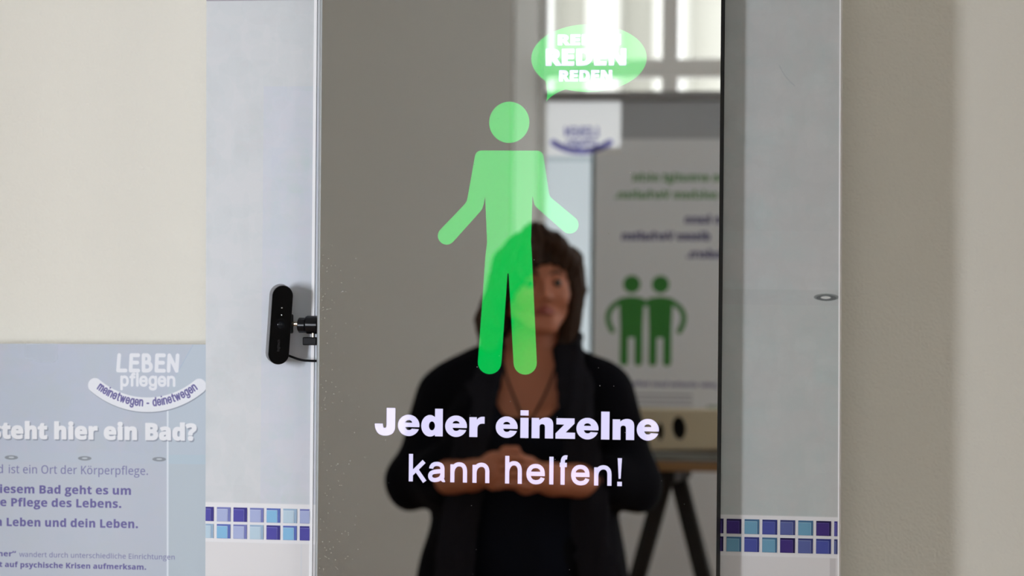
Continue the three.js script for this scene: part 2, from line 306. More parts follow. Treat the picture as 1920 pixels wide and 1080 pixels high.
{
  const t = thing('mirror_screen', 'tall mirrored display screen with green figure and white German words', 'screen', [0, MY0, 0]);
  const yb = 0, yt = MY1 - MY0, B = 0.0042, edge = 0.004;
  const black = dull(C(0.006, 0.006, 0.007), 0.5, 0.2);
  part('housing', rbox(MX0 + 0.002, MX1 - 0.001, yb + 0.002, yt - 0.002, -0.0428, -edge, 0.003), black, t);
  // flat front glass; its left edge is a rounded satin strip
  const sheetGeo = (x0, x1) => { const p = new THREE.PlaneGeometry(x1 - x0, yt - yb); p.translate((x0 + x1) / 2, (yb + yt) / 2, 0); return p; };
  part('mirror_glass', planarUV(sheetGeo(MX0 + B, MX1), MX0, MX1, yb, yt), new THREE.MeshStandardMaterial({ color: C(0.94, 0.95, 0.955), metalness: 1, roughness: 0, emissive: new THREE.Color(1, 1, 1), emissiveMap: screenPicture(), emissiveIntensity: 1 }), t, 'half-mirrored glass showing a green stick figure and white lettering');
  part('glass_rim', box(MX0 + B, MX1 - 0.0004, yb, yt, -edge, -0.0002), black, t);
  const edgeShape = new THREE.Shape(); edgeShape.moveTo(MX0 + B, -edge); edgeShape.lineTo(MX0 + B, 0); edgeShape.absellipse(MX0 + B, -edge, B, edge, Math.PI / 2, Math.PI, false); edgeShape.lineTo(MX0 + B, -edge);
  const eg = new THREE.ExtrudeGeometry(edgeShape, { depth: yt - yb, bevelEnabled: false, curveSegments: 16 });
  eg.rotateX(-Math.PI / 2); eg.scale(1, 1, -1);
  { const ix = eg.index, p = eg.attributes.position; const pos = []; for (let i = 0; i < p.count; i += 3) for (const k of [0, 2, 1]) pos.push(p.getX(i + k), p.getY(i + k), p.getZ(i + k)); eg.setAttribute('position', new THREE.Float32BufferAttribute(pos, 3)); eg.computeVertexNormals(); }
  part('edge_strip', eg, std(C(0.5, 0.52, 0.52), 0.75, { metalness: 0.8 }), t, 'rounded satin glass edge');
  // dust specks on the glass, thicker along the left edge
  const specks = [];
  for (let i = 0; i < 260; i++) {
    const near = i < 170, x = MX0 + 0.006 + (near ? 0.085 * rnd() * rnd() : 0.5 * rnd()), y = near ? 0.33 + (rnd() - 0.5) * 0.5 : 0.1 + 0.8 * rnd();
    const s = new THREE.CircleGeometry(0.00024 + 0.00042 * rnd() * rnd(), 5); s.translate(x, y, 0.0004); specks.push(s);
  }
  part('dust_specks', mergeGeometries(specks), std(C(0.55, 0.55, 0.55), 0.9), t).userData.kind = 'stuff';
}

// ------------------------------------------------------------------ printed bathroom panel behind the screen
const PZ = -0.045;                                            // its printed face
{
  const t = thing('bathroom_panel', 'tall pale panel printed as a bathroom wall, with blue mosaic strip', 'panel', [0, 0, PZ]);
  const [c, g] = canvas(1024, 1088), X0 = -0.45, X1 = 0.43, Y0 = 0.99, Y1 = 1.925, U = (x) => (x - X0) / (X1 - X0) * 1024, V = (y) => (Y1 - y) / (Y1 - Y0) * 1088;
  const rect = (col, x0, x1, y0, y1) => { g.fillStyle = col; g.fillRect(U(x0), V(y1), U(x1) - U(x0), V(y0) - V(y1)); };
  rect('rgb(205,206,207)', X0, X1, Y0, Y1);
  rect('rgb(199,203,210)', -0.351, 0, Y0, 1.76);
  rect('rgb(197,201,210)', -0.34, 0, 1.3, 1.68);
  rect('rgb(186,187,185)', 0.0, X1, Y0, Y1);
  rect('rgb(188,189,187)', 0.0, X1, Y0, 1.5748);
  rect('rgb(181,183,180)', 0.0, X1, 1.4814, 1.5009);
  rect('rgb(185,187,184)', 0.0, X1, Y0, 1.4814);
  for (let i = 0; i < 5000; i++) { g.fillStyle = `rgba(${rnd() < 0.5 ? '178,186,198' : '216,214,210'},0.05)`; g.beginPath(); g.ellipse(1024 * rnd(), 1088 * rnd(), 4 + 26 * rnd(), 4 + 26 * rnd(), 0, 0, 7); g.fill(); }
  rect('rgb(226,224,224)', X0, X1, 1.1645, 1.2163);           // grout band of the mosaic
  rect('rgb(216,213,212)', X0, X1, Y0, 1.1645);
  rect('rgb(211,211,213)', -0.2957, -0.2935, Y0, 1.1645); rect('rgb(197,193,193)', 0.394, 0.4015, Y0, 1.1645);
  // printed recessed spotlight
  g.fillStyle = 'rgb(122,126,124)'; g.beginPath(); g.ellipse(U(0.3868), V(1.4918), U(0.0158) - U(0), (V(0) - V(0.0046)), 0, 0, 7); g.fill();
  g.fillStyle = 'rgb(86,90,90)'; g.beginPath(); g.ellipse(U(0.3868), V(1.4911), U(0.0128) - U(0), (V(0) - V(0.0036)), 0, 0, 7); g.fill();
  g.fillStyle = 'rgb(206,207,204)'; g.beginPath(); g.ellipse(U(0.386), V(1.4914), U(0.0066) - U(0), (V(0) - V(0.0019)), 0, 0, 7); g.fill();
  g.strokeStyle = 'rgba(150,154,160,0.5)'; g.lineWidth = 1.2; g.beginPath(); g.moveTo(U(0.325), V(1.783)); g.quadraticCurveTo(U(0.331), V(1.768), U(0.345), V(1.757)); g.stroke();
  // board, its edges a little out of plumb
  const s = new THREE.Shape([[-0.4167, 0], [0.4122, 0], [0.4005, 2.1], [-0.4319, 2.1]].map((p) => new THREE.Vector2(...p)));
  const board = new THREE.ExtrudeGeometry(s, { depth: 0.018, bevelEnabled: false }); board.translate(0, 0, -0.0186);
  part('board', board, std(C(0.93, 0.92, 0.92), 0.6), t, 'white foam board core and edges');
  const sheet = new THREE.ShapeGeometry(s);
  part('printed_sheet', planarUV(sheet, X0, X1, Y0, Y1), std(0xffffff, 0.55, { map: canvasTexture(c) }), t, 'pale grey and white bathroom print');
  part('edge_trim', rbox(-0.2836, -0.2792, 0, 2.1, 0, 0.0016, 0.0005), std(C(0.9, 0.89, 0.89), 0.5), t, 'narrow white edging along the screen');
  const lip = new THREE.ExtrudeGeometry(new THREE.Shape([[0.4104, 0], [0.4124, 0], [0.4007, 2.1], [0.3987, 2.1]].map((p) => new THREE.Vector2(...p))), { depth: 0.0011, bevelEnabled: false });
  part('edge_trim', lip, std(C(0.9, 0.89, 0.89), 0.5), t, 'thin white edging along the outer edge');
  part('header_strip', box(-0.4298, -0.2845, 1.8722, 2.095, 0.0002, 0.0012), std(C(0.36, 0.33, 0.37), 0.6), t, 'grey mauve strip across the top');
  // mosaic tiles
  const K = {                                                  // base, rim, face (linear)
    violet: [[0.055, 0.045, 0.26], [0.21, 0.21, 0.55], [0.095, 0.085, 0.4]], lilac: [[0.22, 0.24, 0.55], [0.62, 0.68, 0.88], [0.47, 0.53, 0.8]],
    sky: [[0.13, 0.19, 0.56], [0.5, 0.72, 0.9], [0.29, 0.59, 0.86]], pale: [[0.36, 0.5, 0.66], [0.68, 0.79, 0.87], [0.55, 0.7, 0.8]],
    navy: [[0.02, 0.012, 0.085], [0.12, 0.08, 0.33], [0.065, 0.035, 0.23]], aqua: [[0.075, 0.2, 0.36], [0.36, 0.6, 0.72], [0.2, 0.45, 0.63]],
    royal: [[0.04, 0.05, 0.26], [0.17, 0.2, 0.52], [0.09, 0.11, 0.44]], slate: [[0.05, 0.06, 0.22], [0.25, 0.29, 0.52], [0.13, 0.16, 0.42]],
  };
  const tone = { violet: 0.92, lilac: 0.86, sky: 0.84, pale: 0.9, navy: 0.8, aqua: 0.78, royal: 0.8, slate: 0.8 };
  const tinted = (geo, col) => { const a = new Float32Array(geo.attributes.position.count * 3); for (let i = 0; i < a.length; i++) a[i] = col[i % 3]; geo.setAttribute('color', new THREE.BufferAttribute(a, 3)); return geo; };
  const tileMat = dull(0xffffff, 0.6, 0.3, { vertexColors: true });
  const cache = {};
  const tile = (kind, x0, x1, yTop, dx) => {
    const w = x1 - x0, h = 0.0186, key = kind + w.toFixed(4) + dx;
    cache[key] ??= (() => { const [b, r, f] = K[kind].map((c3) => c3.map((v) => v * tone[kind])), fw = Math.max(w - dx, 0.002), ft = 0.0031;
      return mergeGeometries([tinted(box(0, w, -h, 0, 0, 0.0009), b), tinted(box(0.0003, fw + 0.0007, -h + 0.0003, -ft + 0.0008, 0.0009, 0.0013), r), tinted(box(0.0003, fw, -h + 0.0003, -ft, 0.0013, 0.0016), f)]); })();
    part('tile', cache[key], tileMat, t).position.set(x0, yTop, 0.0003);
  };
  const P = 0.02255;
  ['lilac', 'violet', 'lilac', 'sky', 'pale', 'lilac'].forEach((k, i) => tile(k, -0.4094 + i * P, Math.min(-0.4094 + i * P + 0.0184, -0.2792), 1.2102, 0.0043));
  ['sky', 'lilac', 'pale', 'violet', 'sky', 'violet'].forEach((k, i) => tile(k, -0.4094 + i * P, Math.min(-0.4094 + i * P + 0.0184, -0.2792), 1.188, 0.0043));
  tile('violet', -0.4249, -0.4140, 1.2102, 0.0043); tile('pale', -0.4247, -0.4140, 1.188, 0.0043);
  ['navy', 'navy', 'aqua', 'royal', 'slate', 'aqua', 'navy', 'violet'].forEach((k, i) => { const x = 0.2406 + i * 0.02268; tile(k, x, Math.min(x + 0.0186, 0.4033), 1.2111, 0.0031); });
  ['navy', 'aqua', 'royal', 'aqua', 'navy', 'slate', 'royal', 'slate'].forEach((k, i) => { const x = 0.2406 + i * 0.02268; tile(k, x, Math.min(x + 0.0186, 0.4035), 1.1886, 0.0031); });
}

// ------------------------------------------------------------------ poster at the lower left
{
  const t = thing('info_poster', 'pale blue printed poster asking in German why a bathroom stands here', 'poster', [-0.4768, 1.4195, -0.2]);
  t.rotation.z = 0.0087;
  const W = 690, Ht = 345, S = 2048 / W, [c, g] = canvas(2048, Math.round(Ht * S));   // millimetres from the upper right corner
  g.scale(S, S); g.translate(W - 22, 0);
  const R = (col, x0, x1, y0, y1) => { g.fillStyle = col; g.fillRect(x0, y0, x1 - x0, y1 - y0); };
  R('rgb(184,188,197)', -668, 22, 0, Ht);
  for (let i = 0; i < 1500; i++) { g.fillStyle = `rgba(${rnd() < 0.5 ? '174,181,193' : '198,201,212'},0.05)`; g.beginPath(); g.ellipse(-668 + 690 * rnd(), Ht * rnd(), 5 + 30 * rnd(), 5 + 30 * rnd(), 0, 0, 7); g.fill(); }
  R('rgba(184,190,198,0.55)', -668, 22, 163, Ht);
  R('rgba(180,190,201,0.5)', -668, -56, 149, 163);
  g.fillStyle = 'rgb(181,192,202)'; g.beginPath(); g.moveTo(-17.8, 0); g.lineTo(-41.6, 40.3); g.lineTo(-54.4, 62); g.lineTo(-54.4, Ht); g.lineTo(22, Ht); g.lineTo(22, 0); g.fill();
  R('rgba(174,194,203,0.6)', -53, 22, 150, 163); R('rgba(179,189,194,0.6)', -53, 22, 163, Ht);
  g.strokeStyle = 'rgb(160,180,200)'; g.lineWidth = 0.7; g.beginPath(); g.moveTo(-17.8, 0); g.lineTo(-41.6, 40.3); g.stroke();
  R('rgb(220,226,232)', -55.7, -53.2, 90, Ht);
  for (const x of [-387, -280.4, -173.7, -66.5]) {
    g.fillStyle = 'rgb(128,134,141)'; g.beginPath(); g.ellipse(x, 156.8, 9.8, 3.0, 0, 0, 7); g.fill();
    g.fillStyle = 'rgb(190,196,201)'; g.beginPath(); g.ellipse(x, 156.6, 4.2, 1.1, 0, 0, 7); g.fill();
  }
  // emblem
  const LIGHT = 'rgb(229,230,234)', INK = 'rgb(84,74,142)';
  g.lineCap = g.lineJoin = 'round'; g.strokeStyle = LIGHT;
  penFit(g, 'LEBEN', -128.4, -37.6, 36, 14.0, 5.4, 0.4);
  penFit(g, 'pflegen', -122.5, -43.4, 56.2, 11.6, 3.8, 0.4);
  const ac = [-84.2, -37.6], ar = 120;                         // arc of the smile
  const smile = (r0, r1, col, dx, dy) => { g.strokeStyle = col; g.lineWidth = r1 - r0; g.beginPath(); g.arc(ac[0] + dx, ac[1] + dy, (r0 + r1) / 2, Math.PI * 0.5 - 0.672, Math.PI * 0.5 + 0.672); g.stroke(); };
  smile(110.2, 130.2, 'rgb(128,136,150)', 0.8, 1.3); smile(110.2, 130.2, LIGHT, 0, 0);
  g.strokeStyle = INK; penArc(g, 'meinetwegen - deinetwegen', ac[0], ac[1], 121.8, Math.PI * 0.5 + 0.625, Math.PI * 0.5 - 0.63, 7.8, 2.0, 0.5);
  // lettering
  g.fillStyle = g.strokeStyle = 'rgb(136,143,157)'; fitText(g, 'steht hier ein Bad?', -309.4, -11.6, 131.6, 21.4, true, 7); fitText(g, 'Warum', -432, -321.4, 131.6, 21.4, true, 7);
  g.fillStyle = g.strokeStyle = 'rgb(232,232,234)'; fitText(g, 'steht hier ein Bad?', -311, -13.2, 130, 21.4, true, 7); fitText(g, 'Warum', -433.6, -323, 130, 21.4, true, 7);
  g.fillStyle = g.strokeStyle = 'rgb(108,106,156)'; fitText(g, 'Das Bad', -354, -291.2, 178.4, 11.6, false); fitText(g, 'ist ein Ort der Körperpflege.', -285.4, -81.5, 178.4, 11.6, false);
  g.fillStyle = g.strokeStyle = INK;
  fitText(g, 'In diesem Bad geht es um', -332.5, -105.8, 205.8, 11.2, true, 2); fitText(g, 'die Pflege des Lebens.', -314, -120, 223.9, 11.2, true, 2);
  fitText(g, 'Mein Leben und dein Leben.', -336, -96, 251.4, 11.2, true, 2);
  fitText(g, 'zimmer“', -326, -273.5, 293.2, 7.2, true, 2); fitText(g, 'macht auf psychische Krisen aufmerksam.', -330, -84.6, 307.9, 7.1, true, 2);
  g.fillStyle = 'rgb(108,106,156)'; fitText(g, 'wandert durch unterschiedliche Einrichtungen', -268.8, -43.5, 293.5, 7.2, false);
  part('board', box(-0.668, 0.022, -1.41, 0, -0.012, -0.0003), std(C(0.85, 0.85, 0.85), 0.6), t, 'white board behind the print');
  const sheet = new THREE.PlaneGeometry(0.69, 0.345); sheet.translate(-0.323, -0.1725, 0);
  part('printed_sheet', sheet, std(0xffffff, 0.5, { map: canvasTexture(c) }), t);
  part('lower_sheet', box(-0.668, 0.022, -1.41, -0.3451, -0.0003, 0), std(new THREE.Color('rgb(188,200,211)'), 0.5), t);
  // strip of clear tape folded over the top edge
  const tp = new THREE.Shape(); tp.moveTo(-0.2597, 0.0005); tp.lineTo(-0.2136, 0.0005); tp.lineTo(-0.2132, -0.019); tp.quadraticCurveTo(-0.2138, -0.0245, -0.221, -0.0252); tp.lineTo(-0.238, -0.0252); tp.quadraticCurveTo(-0.252, -0.0225, -0.2605, -0.0195);
  part('clear_tape', (() => { const e = new THREE.ExtrudeGeometry(tp, { depth: 0.0002, bevelEnabled: false }); e.translate(0, 0, 0.0003); return e; })(), new THREE.MeshPhysicalMaterial({ color: C(0.74, 0.79, 0.85), roughness: 0.35, specularIntensity: 0.5, transparent: true, opacity: 0.25 }), t, 'piece of clear sticky tape at the upper edge');
}

// ------------------------------------------------------------------ webcam clamped to the screen's left edge
{
  const t = thing('webcam', 'upright black webcam on a ball-head clamp at the screen edge', 'camera', [-0.3151, 1.4504, -0.006]);
  const blackGloss = dull(C(0.003, 0.003, 0.004), 0.16, 0.35), blackMatt = dull(C(0.005, 0.005, 0.006), 0.45, 0.18), barrel = dull(C(0.005, 0.005, 0.006), 0.22, 0.45), grey = std(C(0.24, 0.24, 0.255), 0.42, { metalness: 0.35 }), steel = std(C(0.62, 0.56, 0.47), 0.25, { metalness: 1 });
  const pill = (w, h) => { const s = new THREE.Shape(), r = w / 2, y = h / 2 - r; s.absarc(0, y, r, 0, Math.PI); s.absarc(0, -y, r, Math.PI, Math.PI * 2); s.closePath(); return s; };
  const head = new THREE.Group(); head.name = 'camera_head'; head.rotation.set(0.06, 0.445, -0.052, 'ZYX'); t.add(head);
  const shell = new THREE.ExtrudeGeometry(pill(0.0262, 0.1012), { depth: 0.017, bevelEnabled: true, bevelSize: 0.0009, bevelThickness: 0.0012, bevelSegments: 3, curveSegments: 20 });
  shell.translate(0, 0, -0.0112);
  part('shell', shell, grey, head, 'grey metal shell around the black front');
  const [c, g] = canvas(128, 512); g.fillStyle = '#060607'; g.fillRect(0, 0, 128, 512);
  g.save(); g.translate(58, 420); g.rotate(-Math.PI / 2); g.fillStyle = 'rgb(72,70,72)'; g.font = '22px sans-serif'; g.fillText('logitech', -6, 8); g.restore();
  const front = new THREE.ExtrudeGeometry(pill(0.0256, 0.1006), { depth: 0.0012, bevelEnabled: true, bevelSize: 0.0006, bevelThickness: 0.0006, bevelSegments: 3, curveSegments: 20 });
  front.translate(0, 0, 0.0076);
  part('front_plate', planarUV(front, -0.0135, 0.0135, -0.052, 0.052), dull(0xffffff, 0.16, 0.3, { map: canvasTexture(c) }), head, 'glossy black front plate with small grey lettering');
  const lens = part('lens', cyl([0, 0, 0.0085], [0, 0, 0.0098], 0.0088, 0.0084, 40), blackGloss, head);
  const dome = new THREE.SphereGeometry(0.009, 28, 12, 0, Math.PI * 2, 0, 0.55); dome.rotateX(Math.PI / 2); dome.translate(0, 0, 0.0026);
  part('lens_glass', dome, dull(C(0.01, 0.011, 0.013), 0.08, 0.25), lens);
  for (const [x, y, r] of [[0.0003, 0.0222, 0.0011], [0.0003, 0.0132, 0.0011]]) { const s = new THREE.SphereGeometry(r, 14, 10); s.translate(x, y, 0.0092); part('sensor_window', s, std(C(0.75, 0.74, 0.7), 0.12, { metalness: 0.9 }), head); }
  // clamp: world offsets from the group
  const W = (x, y, z) => [x + 0.3151, y - 1.4504, z + 0.006];
  part('pivot_block', (() => { const b = rbox(-0.0052, 0.0052, -0.0125, 0.0125, -0.008, 0.008, 0.002); b.translate(...W(-0.3058, 1.4512, -0.013)); return b; })(), blackMatt, t);
  part('screw', mergeGeometries([cyl(W(-0.3, 1.4512, -0.013), W(-0.29, 1.4508, -0.013), 0.0031), ...[0, 1, 2, 3].map((k) => cyl(W(-0.2985 + k * 0.0016, 1.4512, -0.013), W(-0.2978 + k * 0.0016, 1.4512, -0.013), 0.0036))]), steel, t, 'bare metal screw');
  part('ball_collar', mergeGeometries([cyl(W(-0.2915, 1.4496, -0.013), W(-0.2905, 1.4496, -0.013), 0.0085, 0.0098, 32), cyl(W(-0.2905, 1.4496, -0.013), W(-0.2822, 1.4496, -0.013), 0.0098, 0.0098, 32)]), barrel, t);
  part('clamp_body', mergeGeometries([cyl(W(-0.2818, 1.4502, -0.014), W(-0.2798, 1.4502, -0.014), 0.0108, 0.0118, 32), cyl(W(-0.2798, 1.4502, -0.014), W(-0.2655, 1.4502, -0.014), 0.0118, 0.0118, 32)]), barrel, t);
  part('bolt', cyl(W(-0.2715, 1.4395, -0.011), W(-0.2715, 1.434, -0.011), 0.0022), steel, t, 'bright metal bolt');
  const knob = part('knob', (() => { const b = rbox(-0.0095, 0.0095, -0.0052, 0.0052, -0.007, 0.007, 0.0015); b.translate(...W(-0.2752, 1.4292, -0.014)); return b; })(), blackMatt, t);
  part('knob_cap', (() => { const b = rbox(-0.001, 0.001, -0.0042, 0.0042, -0.006, 0.006, 0.0006); b.translate(...W(-0.2826, 1.4291, -0.0135)); return b; })(), std(C(0.35, 0.35, 0.35), 0.35, { metalness: 0.6 }), knob);
  part('cable', tube([W(-0.318, 1.419, -0.019), W(-0.311, 1.4122, -0.02), W(-0.3, 1.4075, -0.021), W(-0.29, 1.4046, -0.022), W(-0.28, 1.4036, -0.024), W(-0.2655, 1.4034, -0.03)], 0.0015), blackMatt, t, 'thin black cable');
}
// ------------------------------------------------------------------ the woman mirrored in the screen (she stands left of the camera, facing the screen)
const V3 = (x, y, z) => [x, y, z];
const smin = (a, b, k) => { const h = Math.max(k - Math.abs(a - b), 0) / k; return Math.min(a, b) - h * h * k * 0.25; };
const smax = (a, b, k) => -smin(-a, -b, k);
const cone = (p, a, b, ra, rb) => {
  const dx = b[0] - a[0], dy = b[1] - a[1], dz = b[2] - a[2], px = p[0] - a[0], py = p[1] - a[1], pz = p[2] - a[2];
  const h = Math.min(1, Math.max(0, (px * dx + py * dy + pz * dz) / (dx * dx + dy * dy + dz * dz)));
  return Math.hypot(px - dx * h, py - dy * h, pz - dz * h) - (ra + (rb - ra) * h);
};
const ell = (p, c, r) => {
  const x = (p[0] - c[0]) / r[0], y = (p[1] - c[1]) / r[1], z = (p[2] - c[2]) / r[2], k = Math.hypot(x, y, z), q = Math.hypot(x / r[0], y / r[1], z / r[2]);
  return q < 1e-6 ? -Math.min(...r) : k * (k - 1) / q;
};
const chain = (p, pts, radii, k = 0.004) => { let d = 9; for (let i = 0; i + 1 < pts.length; i++) d = smin(d, cone(p, pts[i], pts[i + 1], radii[i], radii[i + 1]), k); return d; };
function netMesh(field, lo, hi, cell, tint) {                 // surface nets
  const n = lo.map((v, i) => Math.ceil((hi[i] - v) / cell) + 1), [nx, ny, nz] = n, val = new Float32Array(nx * ny * nz), id = new Int32Array(nx * ny * nz).fill(-1);
  const at = (x, y, z) => (z * ny + y) * nx + x;
  for (let z = 0; z < nz; z++) for (let y = 0; y < ny; y++) for (let x = 0; x < nx; x++) val[at(x, y, z)] = field([lo[0] + x * cell, lo[1] + y * cell, lo[2] + z * cell]);
  const pos = [], idx = [], off = [0, 1, nx, nx + 1, nx * ny, nx * ny + 1, nx * ny + nx, nx * ny + nx + 1];
  const E = [[0, 1], [2, 3], [4, 5], [6, 7], [0, 2], [1, 3], [4, 6], [5, 7], [0, 4], [1, 5], [2, 6], [3, 7]];
  for (let z = 0; z < nz - 1; z++) for (let y = 0; y < ny - 1; y++) for (let x = 0; x < nx - 1; x++) {
    const k = at(x, y, z); let m = 0, sx = 0, sy = 0, sz = 0, c = 0;
    for (let i = 0; i < 8; i++) if (val[k + off[i]] < 0) m |= 1 << i;
    if (m === 0 || m === 255) continue;
    for (const [a, b] of E) {
      if (((m >> a) & 1) === ((m >> b) & 1)) continue;
      const va = val[k + off[a]], vb = val[k + off[b]], t = va / (va - vb);
      sx += (a & 1) + ((b & 1) - (a & 1)) * t; sy += ((a >> 1) & 1) + (((b >> 1) & 1) - ((a >> 1) & 1)) * t; sz += ((a >> 2) & 1) + (((b >> 2) & 1) - ((a >> 2) & 1)) * t; c++;
    }
    id[k] = pos.length / 3; pos.push(lo[0] + (x + sx / c) * cell, lo[1] + (y + sy / c) * cell, lo[2] + (z + sz / c) * cell);
  }
  const q = (a, b, c, d, flip) => { if (Math.min(a, b, c, d) < 0) return; flip ? idx.push(a, c, b, a, d, c) : idx.push(a, b, c, a, c, d); };
  for (let z = 1; z < nz - 1; z++) for (let y = 1; y < ny - 1; y++) for (let x = 1; x < nx - 1; x++) {
    const k = at(x, y, z), s = val[k] < 0;
    if (s !== (val[k + 1] < 0)) q(id[k - nx - nx * ny], id[k - nx * ny], id[k], id[k - nx], !s);
    if (s !== (val[k + nx] < 0)) q(id[k - 1 - nx * ny], id[k - 1], id[k], id[k - nx * ny], !s);
    if (s !== (val[k + nx * ny] < 0)) q(id[k - 1 - nx], id[k - nx], id[k], id[k - 1], !s);
  }
  const g = new THREE.BufferGeometry();
  g.setAttribute('position', new THREE.Float32BufferAttribute(pos, 3)); g.setIndex(idx);
  const nor = new Float32Array(pos.length), e = cell * 0.5;
  for (let i = 0; i < pos.length; i += 3) {
    const p = [pos[i], pos[i + 1], pos[i + 2]], d = [0, 1, 2].map((a) => { const u = p.slice(), v = p.slice(); u[a] += e; v[a] -= e; return field(u) - field(v); }), L = Math.hypot(...d) || 1;
    nor.set([d[0] / L, d[1] / L, d[2] / L], i);
  }
  g.setAttribute('normal', new THREE.BufferAttribute(nor, 3));
  if (tint) { const col = new Float32Array(pos.length); for (let i = 0; i < pos.length; i += 3) col.set(tint([pos[i], pos[i + 1], pos[i + 2]]), i); g.setAttribute('color', new THREE.BufferAttribute(col, 3)); }
  return g;
}
{
  // x as in the picture, y up, she faces -z; feet at y = 0
  const HC = [0.012, 1.512, -0.02], hy = -0.4, hr = 0.03;     // head centre, turn and tilt
  const ch = Math.cos(hy), sh = Math.sin(hy), cr = Math.cos(hr), sr = Math.sin(hr);
  const toHead = (p) => { let x = p[0] - HC[0], y = p[1] - HC[1], z = p[2] - HC[2]; [x, y] = [x * cr + y * sr, -x * sr + y * cr]; return [x * ch - z * sh, y, x * sh + z * ch]; };
  const fromHead = (q) => { const x = q[0] * ch + q[2] * sh, z = -q[0] * sh + q[2] * ch; return [x * cr - q[1] * sr + HC[0], x * sr + q[1] * cr + HC[1], z + HC[2]]; };
  const headField = (q) => {
    const ax = Math.abs(q[0]), m = [ax, q[1], q[2]];
    let d = ell(q, [0, 0.028, 0.012], [0.073, 0.083, 0.092]);                              // skull
    d = smin(d, ell(q, [0, -0.022, -0.024], [0.064, 0.07, 0.066]), 0.03);                  // cheeks
    d = smin(d, cone(m, [0.018, -0.092, -0.055], [0.052, -0.056, 0.004], 0.021, 0.02), 0.03);   // jaw
    d = smin(d, ell(q, [0, -0.1, -0.062], [0.024, 0.018, 0.02]), 0.02);                    // chin
    d = smin(d, ell(m, [0.041, -0.03, -0.058], [0.02, 0.022, 0.02]), 0.02);                // cheekbones
    d = smin(d, cone(m, [0.012, 0.019, -0.08], [0.043, 0.02, -0.066], 0.008, 0.007), 0.018);    // brow
    d = smax(d, -ell(m, [0.031, 0.0, -0.094], [0.019, 0.0125, 0.017]), 0.014);             // eye sockets
    d = smin(d, ell(m, [0.031, 0.0, -0.072], [0.0138, 0.0118, 0.0132]), 0.004);            // lids
    d = smin(d, cone(q, [0, 0.008, -0.086], [0, -0.03, -0.105], 0.0065, 0.0105), 0.012);   // nose
    d = smin(d, ell(m, [0.0115, -0.034, -0.096], [0.0075, 0.0068, 0.009]), 0.006);
    d = smin(d, cone(m, [0, -0.0575, -0.0895], [0.021, -0.0655, -0.078], 0.006, 0.0028), 0.006); // lips
    d = smin(d, cone(m, [0, -0.0665, -0.0885], [0.019, -0.067, -0.078], 0.0066, 0.003), 0.004);
    d = smax(d, -cone(m, [0, -0.0622, -0.0965], [0.023, -0.0685, -0.083], 0.0014, 0.001), 0.003);
    d = smin(d, ell(m, [0.074, 0.0, 0.018], [0.008, 0.029, 0.017]), 0.006);                // ears
    return d;
  };
  const TC = -0.02;
  const armL = [[-0.2, 1.25, 0.015], [-0.272, 1.055, 0.0], [-0.085, 1.083, -0.245]], armR = [[0.162, 1.258, 0.015], [0.232, 1.06, 0.0], [0.1, 1.078, -0.245]];
  const torso = (p) => {
    const q = [p[0] - TC, p[1], p[2] * 1.32];
    let d = cone(q, [0, 0.93, 0.02], [0, 1.06, 0.01], 0.168, 0.158);
    d = smin(d, cone(q, [0, 1.06, 0.01], [0, 1.22, 0.02], 0.158, 0.145), 0.05);
    d = smin(d, cone([Math.abs(q[0]), p[1], p[2]], [0, 1.318, 0.03], [0.155, 1.252, 0.02], 0.055, 0.055), 0.07);
    d = smin(d, ell([Math.abs(q[0]), p[1], p[2]], [0.075, 1.165, -0.085], [0.075, 0.075, 0.07]), 0.05);
    return d * 0.9;
  };
  const arms = (p, r = 0) => Math.min(chain(p, armL, [0.058 + r, 0.052 + r, 0.033 + r], 0.03), chain(p, armR, [0.058 + r, 0.052 + r, 0.033 + r], 0.03));
  const legs = (p, r = 0) => { const q = [Math.abs(p[0] - TC), p[1], p[2]]; return smin(cone(q, [0.085, 0.9, 0.02], [0.09, 0.5, 0.005], 0.1 + r, 0.062 + r), cone(q, [0.09, 0.5, 0.005], [0.092, 0.09, 0.03], 0.062 + r, 0.042 + r), 0.03); };
  const neck = (p) => cone(p, [-0.008, 1.28, 0.03], [0.006, 1.44, 0.008], 0.058, 0.054);
  // clasped hands: the picture's left hand wraps its fingers over the right one
  const fingersA = [0, 1, 2, 3].map((k) => { const y = 1.125 - k * 0.0185, L = [0.95, 1.05, 1, 0.82][k]; return [[-0.01, y - 0.004, -0.297], [0.022 * L, y + 0.004, -0.325], [0.05 * L, y + 0.002, -0.322], [0.068 * L, y - 0.002, -0.303]]; });
  const fingersB = [0, 1, 2, 3].map((k) => { const y = 1.118 - k * 0.0185, L = [0.92, 1, 0.96, 0.8][k]; return [[0.04, y, -0.272], [0.005, y + 0.004, -0.262], [-0.022 * L, y + 0.003, -0.27], [-0.036 * L, y, -0.284]]; });
  const handsField = (p) => {
    let d = arms(p);
    d = smin(d, cone(p, armL[2], [-0.03, 1.098, -0.278], 0.03, 0.034), 0.02); d = smin(d, ell(p, [-0.022, 1.098, -0.284], [0.034, 0.042, 0.02]), 0.015);
    let e = smin(cone(p, armR[2], [0.055, 1.09, -0.278], 0.03, 0.033), ell(p, [0.046, 1.088, -0.284], [0.034, 0.042, 0.02]), 0.015);
    d = Math.min(d, smin(e, arms(p), 0.02));
    let f = 9; for (const c of fingersA) f = Math.min(f, chain(p, c, [0.0098, 0.0092, 0.0088, 0.0078]));
    for (const c of fingersB) f = Math.min(f, chain(p, c, [0.0098, 0.0092, 0.0088, 0.0078]));
    d = smin(d, f, 0.006);
    d = smin(d, chain(p, [[-0.02, 1.118, -0.29], [0.004, 1.142, -0.302], [0.028, 1.145, -0.3]], [0.0125, 0.0105, 0.0092]), 0.008);
